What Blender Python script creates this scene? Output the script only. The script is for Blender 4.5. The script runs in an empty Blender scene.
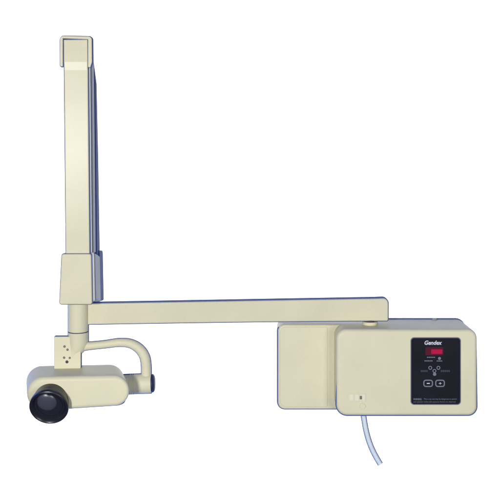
import bpy, bmesh, math
from mathutils import Vector, Matrix

C = bpy.context.scene
COL = C.collection
R = math.radians

# ------------------------------------------------------------------ camera
S, D, VX, VY, CZ = 0.003, 2.6, 250.0, 150.0, 1.6     # metres per photo px at y=0, camera distance, eye point, eye height
cam = bpy.data.objects.new('camera', bpy.data.cameras.new('camera'))
COL.objects.link(cam)
cam.location = (0, -D, CZ)
cam.rotation_euler = (R(90), 0, 0)
cam.data.sensor_width = 36
cam.data.lens = 36 * D / (500 * S)
cam.data.shift_y = -(250 - VY) / 500
cam.data.clip_end = 100
C.camera = cam

# ------------------------------------------------------------------ world and lamps
W = bpy.data.worlds.new('World'); C.world = W; W.use_nodes = True
W.node_tree.nodes['Background'].inputs[0].default_value = (0.25, 0.33, 0.60, 1)
W.node_tree.nodes['Background'].inputs[1].default_value = 0.30

def area(name, loc, target, sx, sy, power, col):
    l = bpy.data.lights.new(name, 'AREA'); l.shape = 'RECTANGLE'; l.size = sx; l.size_y = sy
    l.energy = power; l.color = col
    o = bpy.data.objects.new(name, l); COL.objects.link(o); o.location = loc
    o.rotation_euler = (Vector(target) - Vector(loc)).to_track_quat('-Z', 'Y').to_euler()
    return o
MID = (0, 0.05, 1.3)
area('key_lamp', (-1.38, -4.0, 1.64), MID, 0.55, 0.55, 128, (1.0, 0.985, 0.95))
area('fill_lamp', (1.5, -3.6, 1.1), MID, 1.2, 1.2, 47, (1.0, 0.99, 0.96))
BL = (0.10, 0.25, 1.0)  # tint of the added unseen lamps that turn the edges blue
area('blue_rim_helper_right', (1.9, 0.9, 1.3), MID, 0.5, 1.6, 7, BL)
area('blue_rim_helper_left', (-1.9, 0.9, 1.3), MID, 0.5, 1.6, 13, BL)
area('blue_rim_helper_top', (0, 0.9, 3.1), MID, 1.8, 0.5, 6, BL)
area('blue_rim_helper_bottom', (0, 0.9, -0.5), MID, 1.8, 0.5, 15, BL)
for sx in (-1, 1):
    for z in (-1.9, 4.3):
        area('backdrop_lamp', (sx * 4.0, 3.0, z), (sx * 1.6, 8, 0.9 + (z - 0.9) * 0.5), 2.0, 2.0, 330, (1, 0.99, 0.97))

C.view_settings.view_transform = 'Standard'
C.view_settings.look = 'None'
C.view_settings.exposure = 0
C.view_settings.gamma = 1

# ------------------------------------------------------------------ materials
def mat(name, col, rough=0.45, spec=0.4, mottle=0.0, bump=0.0, scale=300, emit=None, coat=0.0):
    m = bpy.data.materials.new(name); m.use_nodes = True
    nt = m.node_tree; b = nt.nodes['Principled BSDF']
    b.inputs['Base Color'].default_value = (*col, 1)
    b.inputs['Roughness'].default_value = rough
    b.inputs['Specular IOR Level'].default_value = spec
    b.inputs['Coat Weight'].default_value = coat
    b.inputs['Coat Roughness'].default_value = 0.15
    if emit:
        b.inputs['Emission Color'].default_value = (*emit[0], 1)
        b.inputs['Emission Strength'].default_value = emit[1]
    if mottle or bump:
        tc = nt.nodes.new('ShaderNodeTexCoord')
        n = nt.nodes.new('ShaderNodeTexNoise'); n.inputs['Scale'].default_value = scale
        n.inputs['Detail'].default_value = 4
        nt.links.new(tc.outputs['Object'], n.inputs['Vector'])
        if mottle:
            n2 = nt.nodes.new('ShaderNodeTexNoise'); n2.inputs['Scale'].default_value = 9
            nt.links.new(tc.outputs['Object'], n2.inputs['Vector'])
            add = nt.nodes.new('ShaderNodeMath'); add.operation = 'ADD'
            nt.links.new(n.outputs['Fac'], add.inputs[0]); nt.links.new(n2.outputs['Fac'], add.inputs[1])
            mr = nt.nodes.new('ShaderNodeMapRange')
            mr.inputs['From Min'].default_value = 0.6; mr.inputs['From Max'].default_value = 1.4
            mr.inputs['To Min'].default_value = 1 - mottle; mr.inputs['To Max'].default_value = 1 + mottle
            nt.links.new(add.outputs[0], mr.inputs['Value'])
            vm = nt.nodes.new('ShaderNodeVectorMath'); vm.operation = 'SCALE'
            vm.inputs[0].default_value = col
            nt.links.new(mr.outputs[0], vm.inputs['Scale'])
            nt.links.new(vm.outputs[0], b.inputs['Base Color'])
        if bump:
            bn = nt.nodes.new('ShaderNodeBump'); bn.inputs['Strength'].default_value = bump
            bn.inputs['Distance'].default_value = 0.0006
            nt.links.new(n.outputs['Fac'], bn.inputs['Height'])
            nt.links.new(bn.outputs[0], b.inputs['Normal'])
    return m

M = {
 'cream': mat('cream_enamel', (0.705, 0.668, 0.478), 0.45, 0.2, 0.055, 0.12, 420),
 'cream_arm': mat('cream_enamel_arm', (0.675, 0.638, 0.462), 0.27, 0.10, 0.06, 0.10, 420),
 'pale': mat('pale_cream_plastic', (0.76, 0.73, 0.56), 0.4, 0.4, 0.03),
 'seam': mat('dark_seam_rubber', (0.05, 0.055, 0.08), 0.6, 0.3),
 'greyblue': mat('grey_blue_metal', (0.34, 0.345, 0.36), 0.5, 0.25, 0.08),
 'blue': mat('blue_shadow', (0.045, 0.09, 0.25), 0.6, 0.15, 0.12, 0.2, 200),  # shadow colour of the shapes added behind arm and sleeve
 'black': mat('black_plastic', (0.012, 0.012, 0.02), 0.28, 0.5, 0.2, 0.2, 180),
 'fringe': mat('blue_fringe', (0.06, 0.105, 0.30), 0.6, 0.12, 0.1),  # for the added outlines that imitate a blue halo
 'navy': mat('navy_rubber', (0.02, 0.03, 0.085), 0.45, 0.3),
 'lens': mat('glare_dome_grey', (0.05, 0.052, 0.075), 0.33, 0.7),  # lighter grey of the dome that stands in for glare
 'panel': mat('navy_black_membrane', (0.009, 0.010, 0.016), 0.5, 0.08, 0.35, 0.1, 900),
 'panel_edge': mat('panel_rim', (0.16, 0.17, 0.24), 0.5, 0.3),
 'print': mat('silver_print', (0.62, 0.64, 0.72), 0.5, 0.3),
 'print_dim': mat('dim_grey_print', (0.10, 0.105, 0.15), 0.5, 0.3),
 'print_mid': mat('mid_grey_print', (0.17, 0.18, 0.24), 0.5, 0.3),
 'red': mat('red_display_lit', (0.12, 0.004, 0.02), 0.4, 0.05, emit=((0.36, 0.004, 0.045), 0.9)),
 'red_dim': mat('red_display_window', (0.09, 0.005, 0.022), 0.4, 0.08, 0.3),
 'cord': mat('pale_blue_cord_sheath', (0.66, 0.74, 0.80), 0.35, 0.4),
 'screw': mat('dull_screw_steel', (0.16, 0.15, 0.13), 0.4, 0.5),
 'white': mat('white_paper_backdrop', (0.9, 0.9, 0.9), 0.9, 0.0),
}

# ------------------------------------------------------------------ helpers
def P(px, py, y=0.0):                       # a measured photo point at depth y, in metres
    k = S * (D + y) / D
    return Vector(((px - VX) * k, y, CZ + (VY - py) * k))
def U(y): return S * (D + y) / D            # metres per photo px at depth y

def obj(name, bm, m, parent=None, label=None, smooth=True, wn=True):
    bmesh.ops.recalc_face_normals(bm, faces=bm.faces)
    me = bpy.data.meshes.new(name)
    lo = Vector([min(v.co[i] for v in bm.verts) for i in range(3)])
    hi = Vector([max(v.co[i] for v in bm.verts) for i in range(3)])
    c = (lo + hi) / 2
    for v in bm.verts: v.co -= c
    for f in bm.faces: f.smooth = smooth
    for e in bm.edges:
        if len(e.link_faces) == 2 and e.calc_face_angle(0) > R(38): e.smooth = False
    bm.to_mesh(me); bm.free()
    me.materials.append(M[m])
    o = bpy.data.objects.new(name, me); COL.objects.link(o)
    o['wc'] = tuple(c)
    if parent is not None:
        pc = Vector(parent['wc']); o.parent = parent; o.location = c - pc
    else: o.location = c
    if wn and smooth:
        w = o.modifiers.new('wn', 'WEIGHTED_NORMAL'); w.keep_sharp = True
    if label: o['label'] = label
    return o

def loft(bm, rings, cap0=True, cap1=True, closed=True):
    vs = [[bm.verts.new(p) for p in r] for r in rings]
    n = len(vs[0])
    for a, b in zip(vs, vs[1:]):
        for i in range(n if closed else n - 1):
            j = (i + 1) % n
            bm.faces.new((a[i], a[j], b[j], b[i]))
    if cap0: bm.faces.new(list(reversed(vs[0])))
    if cap1: bm.faces.new(vs[-1])
    return bm

def rrect(x0, y0, x1, y1, r, n=10):         # rounded rectangle outline, photo px
    pts = []
    rr = r if isinstance(r, (tuple, list)) else (r,) * 4    # tl, tr, br, bl
    for (cx, cy, a0, q) in ((x0, y0, 180, rr[0]), (x1, y0, 270, rr[1]), (x1, y1, 0, rr[2]), (x0, y1, 90, rr[3])):
        ox = cx + q * (1 if cx == x0 else -1); oy = cy + q * (1 if cy == y0 else -1)
        for i in range(n + 1):
            a = R(a0 + 90 * i / n)
            pts.append((ox + q * math.cos(a), oy + q * math.sin(a)))
    return pts

def shell(outline, y0, y1, fil=0.004, seg=5, back=None, off=(0, 0), bm=None, dome=0.0):
    """Outline (world x,z list) extruded from depth y0 to y1 with a round front edge."""
    bm = bm or bmesh.new()
    n = len(outline)
    # inward normals
    A = sum(outline[i][0] * outline[(i + 1) % n][1] - outline[(i + 1) % n][0] * outline[i][1] for i in range(n))
    sg = 1 if A > 0 else -1
    nr = []
    for i in range(n):
        p, q = outline[i - 1], outline[(i + 1) % n]
        dx, dz = q[0] - p[0], q[1] - p[1]; l = math.hypot(dx, dz) or 1
        nr.append((-dz / l * sg, dx / l * sg))
    def ring(ins, y, t):
        return [Vector((outline[i][0] + nr[i][0] * ins + off[0] * t, y, outline[i][1] + nr[i][1] * ins + off[1] * t)) for i in range(n)]
    back = fil * 0.5 if back is None else back
    rings = []
    L = y1 - y0
    for k in range(seg + 1):
        a = R(90 * k / seg); yy = fil * (1 - math.sin(a)); rings.append(ring(fil * (1 - math.cos(a)), y0 + yy, yy / L))
    rings = rings[::-1]; rings = sorted(rings, key=lambda r: r[0].y)
    for k in range(seg + 1):
        a = R(90 * k / seg); yy = back * (1 - math.cos(a + 0)) if False else back * math.sin(a)
        rings.append(ring(back * (1 - math.cos(a)), y1 - back + yy, (L - back + yy) / L))
    loft(bm, rings)
    return bm

def pxo(pts, y): return [((px - VX) * U(y), CZ + (VY - py) * U(y)) for px, py in pts]
def block(x0, y0, x1, y1, d0, d1, r=1.0, fil=0.003, **kw):     # rounded box given by its front in photo px at depth d0
    return shell(pxo(rrect(x0, y0, x1, y1, r, 5), d0), d0, d1, fil, **kw)

def tube(path, radii, n=24, flat=1.0, bm=None, caps=True):
    bm = bm or bmesh.new(); rings = []
    up = Vector((0, 1, 0))
    for i, p in enumerate(path):
        t = (path[min(i + 1, len(path) - 1)] - path[max(i - 1, 0)]).normalized()
        s = t.cross(up).normalized(); u = s.cross(t).normalized()
        r = radii[i] if isinstance(radii, (list, tuple)) else radii
        rings.append([p + s * r * math.cos(2 * math.pi * k / n) + u * r * flat * math.sin(2 * math.pi * k / n) for k in range(n)])
    return loft(bm, rings, caps, caps)

def smooth_path(pts, sub=6):
    out = []; n = len(pts)
    for i in range(n - 1):
        p0, p1, p2, p3 = pts[max(i - 1, 0)], pts[i], pts[i + 1], pts[min(i + 2, n - 1)]
        for k in range(sub):
            t = k / sub
            out.append(tuple(0.5 * (2 * b + (c - a) * t + (2 * a - 5 * b + 4 * c - d) * t * t + (-a + 3 * b - 3 * c + d) * t ** 3)
                       for a, b, c, d in zip(p0, p1, p2, p3)))
    out.append(tuple(pts[-1])); return out

def lathe(origin, axis, prof, n=48, bm=None, capf=False, capl=False):   # prof: (distance along axis, radius)
    bm = bm or bmesh.new(); axis = Vector(axis).normalized()
    q = axis.to_track_quat('Z', 'Y'); rings = []
    for d, r in prof:
        rings.append([Vector(origin) + q @ Vector((r * math.cos(2 * math.pi * k / n), r * math.sin(2 * math.pi * k / n), d)) for k in range(n)])
    return loft(bm, rings, capf, capl)

def rprof(r, L, f, seg=4):                     # cylinder profile with rounded ends
    out = [(0, r - f)]
    for k in range(1, seg + 1):
        a = R(90 * k / seg); out.append((f * (1 - math.cos(a)), r - f + f * math.sin(a)))
    for k in range(0, seg + 1):
        a = R(90 * k / seg); out.append((L - f + f * math.sin(a), r - f + f * math.cos(a)))
    return out
def disc(px, py, y, rpx, h, name, m, parent, f=0.0006, axis=(0, -1, 0), n=28, **kw):
    return obj(name, lathe(P(px, py, y), axis, rprof(rpx * U(y), h, f), n, capf=True, capl=True), m, parent, **kw)

def text_bm(body, px, py, y, width_px, height_px, shear=0.0, bold=0.0, thick=0.0003):
    cu = bpy.data.curves.new('lettering', 'FONT'); cu.body = body; cu.size = 1; cu.shear = shear
    cu.offset = bold; cu.align_x = 'CENTER'; cu.align_y = 'CENTER'; cu.resolution_u = 3
    o = bpy.data.objects.new('lettering_source', cu); COL.objects.link(o)
    bpy.context.view_layer.update()
    me = bpy.data.meshes.new_from_object(o.evaluated_get(bpy.context.evaluated_depsgraph_get()))
    bpy.data.objects.remove(o)
    bm = bmesh.new(); bm.from_mesh(me)
    xs = [v.co.x for v in bm.verts]; ys = [v.co.y for v in bm.verts]
    cx, cy = (min(xs) + max(xs)) / 2, (min(ys) + max(ys)) / 2
    kx = width_px * U(y) / (max(xs) - min(xs)); ky = height_px * U(y) / (max(ys) - min(ys))
    c = P(px, py, y)
    for v in bm.verts: v.co = Vector((c.x + (v.co.x - cx) * kx, y, c.z + (v.co.y - cy) * ky))
    return bm
def letters(name, m, parent, *a, **k):
    o = obj(name, text_bm(*a, **k), m, parent, smooth=False, wn=False); return o

# ------------------------------------------------------------------ setting
bm = bmesh.new()
vs = [bm.verts.new(p) for p in ((-7, 8, -4), (7, 8, -4), (7, 8, 7), (-7, 8, 7))]; bm.faces.new(vs)
bd = obj('backdrop', bm, 'white', smooth=False, wn=False)
bd['kind'] = 'structure'; del bd['wc']

# ------------------------------------------------------------------ the unit
root = bpy.data.objects.new('dental_xray_unit', None); COL.objects.link(root)
root.location = P(400, 416, 0.17); root['wc'] = tuple(root.location)
root['label'] = 'cream dental x-ray unit with folding arm, round tube head and control box'
root['category'] = 'x-ray machine'

# --- control box
o = shell(pxo(rrect(336.5, 329.5, 477.5, 416, (10, 9, 9, 11), 12), 0), 0, 0.168, 0.011, seg=8, back=0.008)
box = obj('control_box', o, 'cream', root)
top = P(0, 329.5, 0).z
bm = lathe((P(434, 318, 0.158).x, 0.150, top - 0.001), (0, 0, 1), rprof(0.008, 0.0045, 0.002), 24, capf=True, capl=True)
obj('top_screw', bm, 'greyblue', box)
disc(362.5, 406, 0.0008, 3.1, 0.0028, 'cable_boss', 'cream', box, f=0.0012)
disc(363.3, 415.0, 0.012, 1, 0.001, 'grommet', 'seam', box) if False else None
bm = lathe(Vector((P(363.5, 416, 0.02).x, 0.02, P(0, 416, 0).z + 0.002)), (0, 0, -1), rprof(0.0095, 0.006, 0.0015), 24, capf=True, capl=True)
obj('cord_grommet', bm, 'greyblue', box)

# --- mounting box beside it
o = shell(pxo(rrect(278, 324.5, 345, 409.5, (7, 2, 2, 7), 10), 0.075), 0.075, 0.165, 0.007, seg=6)
mb = obj('mounting_box', o, 'cream', root)
o = shell(pxo(rrect(280, 327, 327.5, 407, (6, 1, 1, 6), 8), 0.0735), 0.0735, 0.09, 0.002, seg=4)
obj('cover_plate', o, 'cream', mb)

# --- control panel
pn = obj('control_panel', shell(pxo(rrect(410.5, 337.3, 461, 405, 3.6, 8), -0.0012), -0.0012, 0.003, 0.0008), 'panel_edge', root)
Yp = -0.0016
obj('membrane', shell(pxo(rrect(411.3, 338.1, 460.2, 404.2, 3.1, 8), Yp), Yp, -0.0005, 0.0003), 'panel', pn)
Yt = Yp - 0.0003
letters('logo_lettering', 'print', pn, 'Gendex', 433.3, 342.7, Yt, 17.5, 4.3, shear=0.25, bold=0.025)
obj('display_window', block(425.5, 347.2, 443.5, 355.2, Yt, Yp, 1.0, 0.0001), 'red_dim', pn)
obj('display', block(431.2, 349.4, 442.4, 353.9, Yt - 0.0003, Yt - 0.0001, 0.4, 0.0001), 'red', pn)
for (x, y, w) in ((431, 357.3, 8), (428.5, 360.9, 8), (439.5, 361.0, 5.5)):
    letters('caption_lettering', 'print_mid', pn, {8: 'mmmm', 5.5: 'mm'}[w] if False else '-----', x, y, Yt, w, 1.0)
disc(439.5, 358.4, Yt, 1.5, 0.0003, 'indicator_light', 'print_mid', pn, f=0.0001)
def ringdisc(cx, cy, ro, ri, y, name, m, parent):
    u = U(y)
    return obj(name, lathe(P(cx, cy, y), (0, -1, 0), [(0, ro * u), (0.0004, ro * u), (0.0004, ri * u), (0, ri * u)], 28), m, parent)
for (x, y) in ((430.2, 367.8), (438.4, 367.8), (434.4, 370.9)):
    b = ringdisc(x, y, 1.9, 1.15, Yt, 'indicator_ring', 'print_mid', pn)
disc(434.6, 374.2, Yt, 1.7, 0.0003, 'indicator_light', 'print_mid', pn, f=0.0001)
for (x, w) in ((424.2, 7), (445.3, 9)):
    letters('caption_lettering', 'print_dim', pn, '=====', x, 371.0, Yt, w, 1.6)
def frame_ring(x0, y0, x1, y1, r, t, y):
    bm = bmesh.new()
    a = pxo(rrect(x0, y0, x1, y1, r, 6), y); b = pxo(rrect(x0 + t, y0 + t, x1 - t, y1 - t, max(r - t, .3), 6), y)
    R_ = lambda o, yy: [Vector((p[0], yy, p[1])) for p in o]
    return loft(bm, [R_(a, Yp), R_(a, y), R_(b, y), R_(b, Yp)], False, False)
for x in (428.3, 440.2):
    b = obj('button', frame_ring(x - 5.0, 379.7, x + 4.7, 387.0, 2.6, 1.1, Yt), 'print_mid', pn)
    letters('button_symbol', 'print', b, '\u2013' if x < 430 else '+', x, 383.4, Yt, 3.0, 0.9 if x < 430 else 2.2)
letters('warning_lettering', 'print_mid', pn, 'WARNING:', 417.5, 399.2, Yt, 8.5, 2.0, bold=0.02)
letters('warning_lettering', 'print_mid', pn, 'This x-ray unit may be dangerous to patient', 440.3, 399.2, Yt, 33, 1.9)
letters('warning_lettering', 'print_mid', pn, 'and operator unless safe exposure factors are observed', 434.5, 402.0, Yt, 42, 1.8)

# --- power switch
sw = obj('power_switch', block(347.6, 393.0, 366.0, 402.0, -0.0012, 0.002, 1.2, 0.0008), 'cream', root)
obj('rocker', block(349.2, 394.2, 353.7, 400.8, -0.0026, 0.001, 0.6, 0.001), 'pale', sw)
obj('rocker', block(354.9, 394.2, 359.3, 400.8, -0.0026, 0.001, 0.6, 0.001), 'pale', sw)
obj('indicator_window', block(359.8, 396.0, 362.0, 399.4, -0.0022, 0.001, 0.5, 0.0003), 'screw', sw)
obj('indicator_plate', block(362.4, 394.2, 365.2, 400.8, -0.0022, 0.001, 0.5, 0.0006), 'pale', sw)

# --- power cord
pts = smooth_path([(363.3, 414), (364.2, 420), (366.0, 430), (369.0, 441), (373.0, 451), (377.3, 459), (380.4, 464.2)], 8)
cord = obj('power_cord', tube([P(x, y, 0.02 - 0.012 * i / len(pts)) for i, (x, y) in enumerate(pts)], 2.35 * S, 20), 'cord', root)

# --- horizontal arm (front face at y = 0.035)
ya = 0.060
out = [(86, 303.6), (170, 302.2)]
bm = bmesh.new()
def arm_outline():
    tl, tr, br, bl = (84, 303.8), (388.2, 298.4), (388.2, 321.0), (84, 324.9)
    q = []
    q += [(84, 324.9), (84, 303.8)]
    for i in range(40): q.append((84 + (382 - 84) * (i + 1) / 41, 303.8 - 5.2 * (i + 1) / 41))
    for i in range(9):
        a = R(-90 + 90 * i / 8); q.append((383.2 + 5.2 * math.cos(a), 303.6 + 5.2 * math.sin(a)))
    for i in range(5):
        a = R(90 * i / 4); q.append((386.8 + 1.5 * math.cos(a), 319.6 + 1.5 * math.sin(a)))
    for i in range(40): q.append((385 - (385 - 84) * (i + 1) / 41, 321.1 + 3.6 * ((i + 1) / 41) ** 1.5))
    return q
ha = obj('horizontal_arm', shell(pxo(arm_outline(), ya), ya, ya + 0.030, 0.0045, seg=5), 'cream_arm', root)
# pivot on the control box
px0 = P(369, 321, 0.07)
zb = P(0, 321.1, ya).z
bm = lathe((px0.x + 0.004, 0.078, top - 0.001), (0, 0, 1), rprof(0.024, zb - top - 0.003, 0.002), 32, capf=True, capl=True)
pv = obj('pivot_collar', bm, 'cream', ha)
bm = lathe((px0.x + 0.004, 0.078, zb - 0.004), (0, 0, 1), rprof(0.017, 0.006, 0.001), 32, capf=True, capl=True)
obj('pivot_washer', bm, 'seam', ha)

# --- column below the sleeve
yc = 0.065; cx = P(78.3, 0, yc).x; rc = 10.2 * U(yc)
def zz(py, y=yc): return P(0, py, y).z
bm = lathe((cx, yc, zz(331)), (0, 0, 1), [(0, rc - 0.001), (0.001, rc), (zz(302) - zz(331), rc)], 48, capf=True, capl=True)
col = obj('column', bm, 'cream_arm', root)
bm = lathe((cx, yc, zz(332)), (0, 0, 1), [(0, rc - 0.0018), (0.004, rc - 0.0018)], 48, capf=True, capl=True)
obj('swivel_seam', bm, 'seam', col)
nk = smooth_path([(78.4, 331.8, 10.2), (78.4, 337, 10.2), (78.3, 342, 10.1), (77.0, 346.5, 9.2), (75.0, 350.5, 7.9), (73.8, 356, 7.3), (73.6, 369, 7.2)], 5)
bm = tube([P(a, b, yc) for a, b, _ in nk], [c * U(yc) for _, _, c in nk], 48)
sk = obj('swivel_neck', bm, 'cream_arm', root)

# --- sleeve
def tap(x0t, x1t, x0b, x1b, yt, yb, r):
    o = rrect(0, 0, 1, 1, 0.0001, 1)
    q = []
    for i, (x, y, a0) in enumerate(((x0t, yt, 180), (x1t, yt, 270), (x1b, yb, 0), (x0b, yb, 90))):
        ox = x + (r if i in (0, 3) else -r); oy = y + (r if i < 2 else -r)
        for k in range(6):
            a = R(a0 + 90 * k / 5); q.append((ox + r * math.cos(a), oy + r * math.sin(a)))
    return q
sl = obj('sleeve', shell(pxo(tap(61.3, 91.2, 59.2, 92.0, 254, 304.6, 2.2), -0.005), -0.005, 0.045, 0.0045), 'cream_arm', root)
obj('side_groove', shell(pxo(tap(62.5, 90.2, 60.6, 91.0, 256, 303.0, 1), 0), 0.045, 0.062, 0.001), 'seam', sl)
obj('rear_cover', shell(pxo(tap(62.0, 91.2, 59.6, 92.2, 255, 303.4, 2), 0), 0.062, 0.150, 0.003, off=(0, -0.021)), 'greyblue', sl, label='grey rear half of the sleeve')
obj('blue_shadow_plate', shell(pxo(tap(62.0, 90.8, 59.8, 91.8, 256, 310.4, 2), 0), 0.151, 0.215, 0.004, off=(0, -0.008)), 'blue', sl, label='blue plate standing in for shadow behind the sleeve')  # added shape, blue shadow behind the sleeve put into its colour

# --- folded arm: front link, rear link, elbow bracket; side profiles in depth
def side_prism(xl_t, xr_t, xl_b, xr_b, y_t, y_b, prof, fil):
    """prof: list of (py, front depth, back depth) top to bottom; widths interpolate in photo px at depth 0."""
    bm = bmesh.new(); rings = []
    for (py, d0, d1) in prof:
        t = (py - y_t) / (y_b - y_t)
        xl = (xl_t + (xl_b - xl_t) * t - VX) * S; xr = (xr_t + (xr_b - xr_t) * t - VX) * S
        z = CZ + (VY - py) * S; f = fil; ring = []
        for (cx_, cy_, a0) in ((xl + f, d0 + f, 180), (xr - f, d0 + f, 270), (xr - f, d1 - f, 0), (xl + f, d1 - f, 90)):
            for k in range(6):
                a = R(a0 + 90 * k / 5); ring.append(Vector((cx_ + f * math.cos(a), cy_ + f * math.sin(a), z)))
        rings.append(ring)
    return loft(bm, rings)
fa = obj('folding_arm_link', side_prism(63.6, 87.4, 65.6, 89.4, 40, 256,
    [(39.6, .003, .045), (40.4, .001, .046), (61.6, .0, .046), (62.4, .0001, .046), (69.6, .0018, .046), (70.4, .0019, .046), (120, .0019, .046), (200, .0019, .046), (256, .002, .046)], 0.003), 'cream_arm', root)
obj('side_groove', side_prism(64.6, 86.4, 66.6, 88.4, 40, 256, [(50, .046, .067), (256, .046, .067)], 0.001), 'seam', fa)
ra = obj('folding_arm_link', side_prism(64.0, 87.5, 66.0, 89.4, 40, 256, [(58, .068, .098), (66, .068, .105), (256, .068, .108)], 0.003), 'greyblue', root, label='grey rear link of the folding arm')
obj('side_groove', side_prism(64.6, 86.6, 66.6, 88.4, 40, 256, [(60, .106, .124), (256, .108, .126)], 0.001), 'seam', ra)
obj('blue_shadow_strip', side_prism(64.0, 87.4, 66.0, 89.4, 40, 256, [(37.5, .024, .044), (62, .07, .115), (66, .108, .125), (80, .125, .155), (160, .126, .172), (268, .126, .185)], 0.004), 'blue', ra, label='blue strip standing in for shadow behind the rear link')  # added shape, the arm's blue backdrop shadow as a solid strip

# elbow bracket: an inverted U of sheet metal
def ubracket():
    o = [(60.2, 66), (60.0, 40.0)]
    for k in range(7):
        a = R(180 + 90 * k / 6); o.append((63.6 + 3.4 * math.cos(a), 39.4 + 3.4 * math.sin(a)))
    for k in range(7):
        a = R(270 + 90 * k / 6); o.append((88.6 + 3.4 * math.cos(a), 39.9 + 3.4 * math.sin(a)))
    o += [(92.2, 62), (90.4, 67.6), (88.2, 67.2), (88.2, 39.4), (63.0, 38.4), (63.0, 66.5), (61.4, 66.5)]
    return o
def flat_prism(o2, y0, y1, bev):
    bm = bmesh.new()
    f0 = [bm.verts.new((x, y0, z)) for x, z in o2]; f1 = [bm.verts.new((x, y1, z)) for x, z in o2]
    n = len(o2)
    bm.faces.new(f0); bm.faces.new(list(reversed(f1)))
    for i in range(n): bm.faces.new((f0[i], f1[i], f1[(i + 1) % n], f0[(i + 1) % n]))
    bmesh.ops.recalc_face_normals(bm, faces=bm.faces)
    if bev: bmesh.ops.bevel(bm, geom=[e for e in bm.edges if e.calc_face_angle(0) > R(60)], offset=bev, segments=3, profile=0.5, affect='EDGES')
    return bm
eb = obj('elbow_bracket', flat_prism(pxo(ubracket(), 0), -0.004, 0.022, 0.002), 'cream_arm', root)
obj('shadow_gap', block(63.2, 38.5, 88.0, 60, 0.012, 0.040, 0.4, 0.0005), 'seam', eb)

# --- yoke: plate with screws, curved arm, hub
yp_ = 0.0425
yk = obj('yoke_plate', block(54.0, 336.8, 80.6, 371.5, yp_, 0.062, 1.0, 0.002), 'cream', root)
for (x, y, r) in ((64.6, 346.4, 1.25), (67.6, 349.6, 1.2), (64.2, 357.6, 1.2), (69.8, 357.8, 1.1), (67.0, 361.8, 1.5)):
    disc(x, y, yp_ + 0.0008, r, 0.0024, 'screw', 'screw' if r < 1.4 else 'seam', yk, f=0.0008)
yy_ = 0.062
pp = smooth_path([(79, 346.2, 4.8), (84, 346.0, 4.6), (90, 345.7, 3.9), (105, 344.2, 3.8), (120, 342.4, 4.1), (131, 343.7, 4.4), (139.5, 348.8, 4.8), (144.6, 356.3, 5.0), (146.2, 365.0, 5.0), (146.4, 376.0, 5.1)], 7)
obj('yoke_arm', tube([P(a, b, yy_) for a, b, _ in pp], [c * U(yy_) for _, _, c in pp], 28), 'cream', root)
c0 = P(124, 384.2, yy_)
u = U(yy_)
ax = Vector((1, 0, 0.035))
hub = obj('yoke_hub', lathe(c0, ax, [(0, 9.4 * u), (10 * u, 9.5 * u), (11 * u, 9.9 * u), (26.0 * u, 9.6 * u), (27.5 * u, 9.1 * u)], 40, capf=True, capl=True), 'cream', root)
for k in range(3):
    obj('grip_rib', lathe(c0 + ax.normalized() * (6.2 + 1.9 * k) * u, ax, [(0, 9.4 * u), (0.3 * u, 9.95 * u), (0.7 * u, 9.95 * u), (1.0 * u, 9.4 * u)], 40), 'cream', hub)
c1 = c0 + ax.normalized() * 27.6 * u
obj('hub_cap', lathe(c1, ax, [(0, 9.0 * u), (1.0 * u, 9.1 * u), (2.2 * u, 8.5 * u), (3.1 * u, 7.0 * u), (3.5 * u, 4.5 * u), (3.6 * u, 0.3 * u)], 40, capf=True, capl=True), 'navy', hub, label='dark blue cap on the end of the hub')

# --- tube head: a capsule block
def hull(c0, r0, c1, r1, n=28):
    d = math.hypot(c1[0] - c0[0], c1[1] - c0[1]); th = math.atan2(c1[1] - c0[1], c1[0] - c0[0])
    al = math.acos((r0 - r1) / d); q = []
    for k in range(n + 1):
        a = th + al + (2 * math.pi - 2 * al) * k / n; q.append((c0[0] + r0 * math.cos(a), c0[1] + r0 * math.sin(a)))
    m = 14; p, e = q[-1], (c1[0] + r1 * math.cos(th - al), c1[1] + r1 * math.sin(th - al))
    for k in range(1, m): q.append((p[0] + (e[0] - p[0]) * k / m, p[1] + (e[1] - p[1]) * k / m))
    for k in range(n + 1):
        a = th - al + (2 * al) * k / n; q.append((c1[0] + r1 * math.cos(a), c1[1] + r1 * math.sin(a)))
    p, e = q[-1], q[0]
    for k in range(1, m): q.append((p[0] + (e[0] - p[0]) * k / m, p[1] + (e[1] - p[1]) * k / m))
    return q
yh0, yh1 = -0.055, 0.092
ho = pxo(hull((44.0, 394.3), 17.0, (114.5, 391.4), 15.4), yh0)
th = obj('tube_head', shell(ho, yh0, yh1, 0.013, seg=9, back=0.014, off=(-0.040, 0.0)), 'cream', root)

# --- position-indicating collar at the front
ax = Vector((0.0, -1, -0.38)).normalized()
co = P(49.8, 404.6, yh0 - 0.011)
u = U(-0.06)
prof = [(-0.03, 17.5 * u), (-0.004, 18.6 * u), (0.002, 19.3 * u), (0.010, 19.7 * u), (0.0145, 19.3 * u), (0.016, 18.4 * u), (0.0152, 17.4 * u), (0.010, 16.0 * u), (0.0045, 14.9 * u), (0.004, 14.0 * u), (0.004, 0.2 * u)]
cone = obj('collimator_cone', lathe(co, ax, prof, 64, capf=True, capl=True), 'black', root)
lo = co + Vector((-0.007, 0, 0)) + ax.cross(Vector((1, 0, 0))).normalized() * -0.011 * (1 if ax.cross(Vector((1, 0, 0))).z < 0 else -1)
obj('lens', lathe(lo, ax, [(0.0035, 10.0 * u), (0.006, 9.2 * u), (0.0085, 7.6 * u), (0.0105, 5.2 * u), (0.0115, 2.6 * u), (0.0118, 0.2 * u)], 48, capl=True), 'lens', cone)  # dome added off axis to stand in for the glare in the collar
obj('retaining_ring', lathe(co, ax, [(0.0038, 13.4 * u), (0.0062, 13.2 * u), (0.0062, 12.6 * u), (0.0038, 12.3 * u)], 56), 'black', cone)

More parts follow.
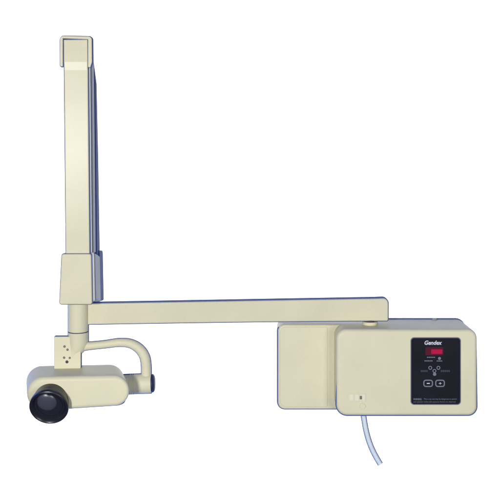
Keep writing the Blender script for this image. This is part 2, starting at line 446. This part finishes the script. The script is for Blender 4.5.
# --- blue trim added round the edges to imitate the backdrop's blue halo
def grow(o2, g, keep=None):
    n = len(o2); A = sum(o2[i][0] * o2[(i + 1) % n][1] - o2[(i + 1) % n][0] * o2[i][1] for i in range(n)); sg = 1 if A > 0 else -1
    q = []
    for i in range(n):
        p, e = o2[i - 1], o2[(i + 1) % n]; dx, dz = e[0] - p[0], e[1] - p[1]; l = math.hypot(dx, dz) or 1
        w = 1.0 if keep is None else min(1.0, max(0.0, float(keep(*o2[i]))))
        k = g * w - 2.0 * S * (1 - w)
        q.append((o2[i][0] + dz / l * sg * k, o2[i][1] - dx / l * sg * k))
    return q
def fringe(px_out, y_meas, y0, y1, g, parent, keep=None):
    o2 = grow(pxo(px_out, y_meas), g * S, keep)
    obj('added_fringe', flat_prism(o2, y0, y1, 0.0), 'fringe', parent)
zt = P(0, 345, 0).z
fringe(rrect(336.5, 329.5, 477.5, 416, (10, 9, 9, 11), 12), 0, 0.007, 0.013, 0.75, box, lambda x, z: 1.0 if z < zt else ((P(0, 333, 0).z - z) / 0.025 if x > 0.5 else 0))
fringe(rrect(336.5, 329.5, 477.5, 416, (10, 9, 9, 11), 12), 0, 0.158, 0.166, 0.8, box, lambda x, z: z > zt)
fringe(rrect(278, 324.5, 345, 409.5, (7, 2, 2, 7), 10), 0.075, 0.084, 0.092, 1.0, mb, lambda x, z: (P(0, 325.5, 0.075).z - z) / 0.01)
fringe(arm_outline(), ya, ya + 0.0055, ya + 0.024, 0.75, ha)
fringe(tap(61.3, 91.2, 59.2, 92.0, 254, 304.6, 2.2), -0.005, 0.001, 0.007, 0.5, sl)
fringe([(63.6, 56), (87.4, 56), (89.4, 256), (65.6, 256)], 0, 0.009, 0.014, 0.75, fa)
fringe(ubracket(), 0, 0.004, 0.012, 0.8, eb)
fringe(rrect(54.0, 336.8, 80.6, 371.5, 1, 4), yp_, 0.050, 0.057, 0.5, yk)
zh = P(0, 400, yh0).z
fringe(hull((44.0, 394.3), 17.0, (114.5, 391.4), 15.4), yh0, yh0 + 0.014, yh0 + 0.022, 0.45, th, lambda x, z: (zh - z) / 0.012)
pq = [(a, b, c) for a, b, c in pp if a > 83]
ym = yy_ + 0.0015
obj('added_fringe', tube([P(a, b, ym) for a, b, _ in pq], [(c + 0.6) * U(ym) for _, _, c in pq], 28, flat=0.2), 'fringe', bpy.data.objects['yoke_arm'])
fringe([(78.3 - 10.2, 305), (78.3 + 10.2, 305), (78.3 + 10.2, 345), (78.3 - 10.2, 345)], yc, yc - 0.002, yc + 0.004, 0.5, col)
fringe([(122, 374.6), (150.8, 373.4), (151.5, 393.2), (122, 394.2)], yy_, yy_ - 0.002, yy_ + 0.004, 0.5, hub)
obj('added_fringe', tube([P(x, y, 0.0215 - 0.012 * i / len(pts)) for i, (x, y) in enumerate(pts)], 2.9 * S, 20, flat=0.25), 'fringe', cord)

for o in list(bpy.data.objects):
    if 'wc' in o: del o['wc']
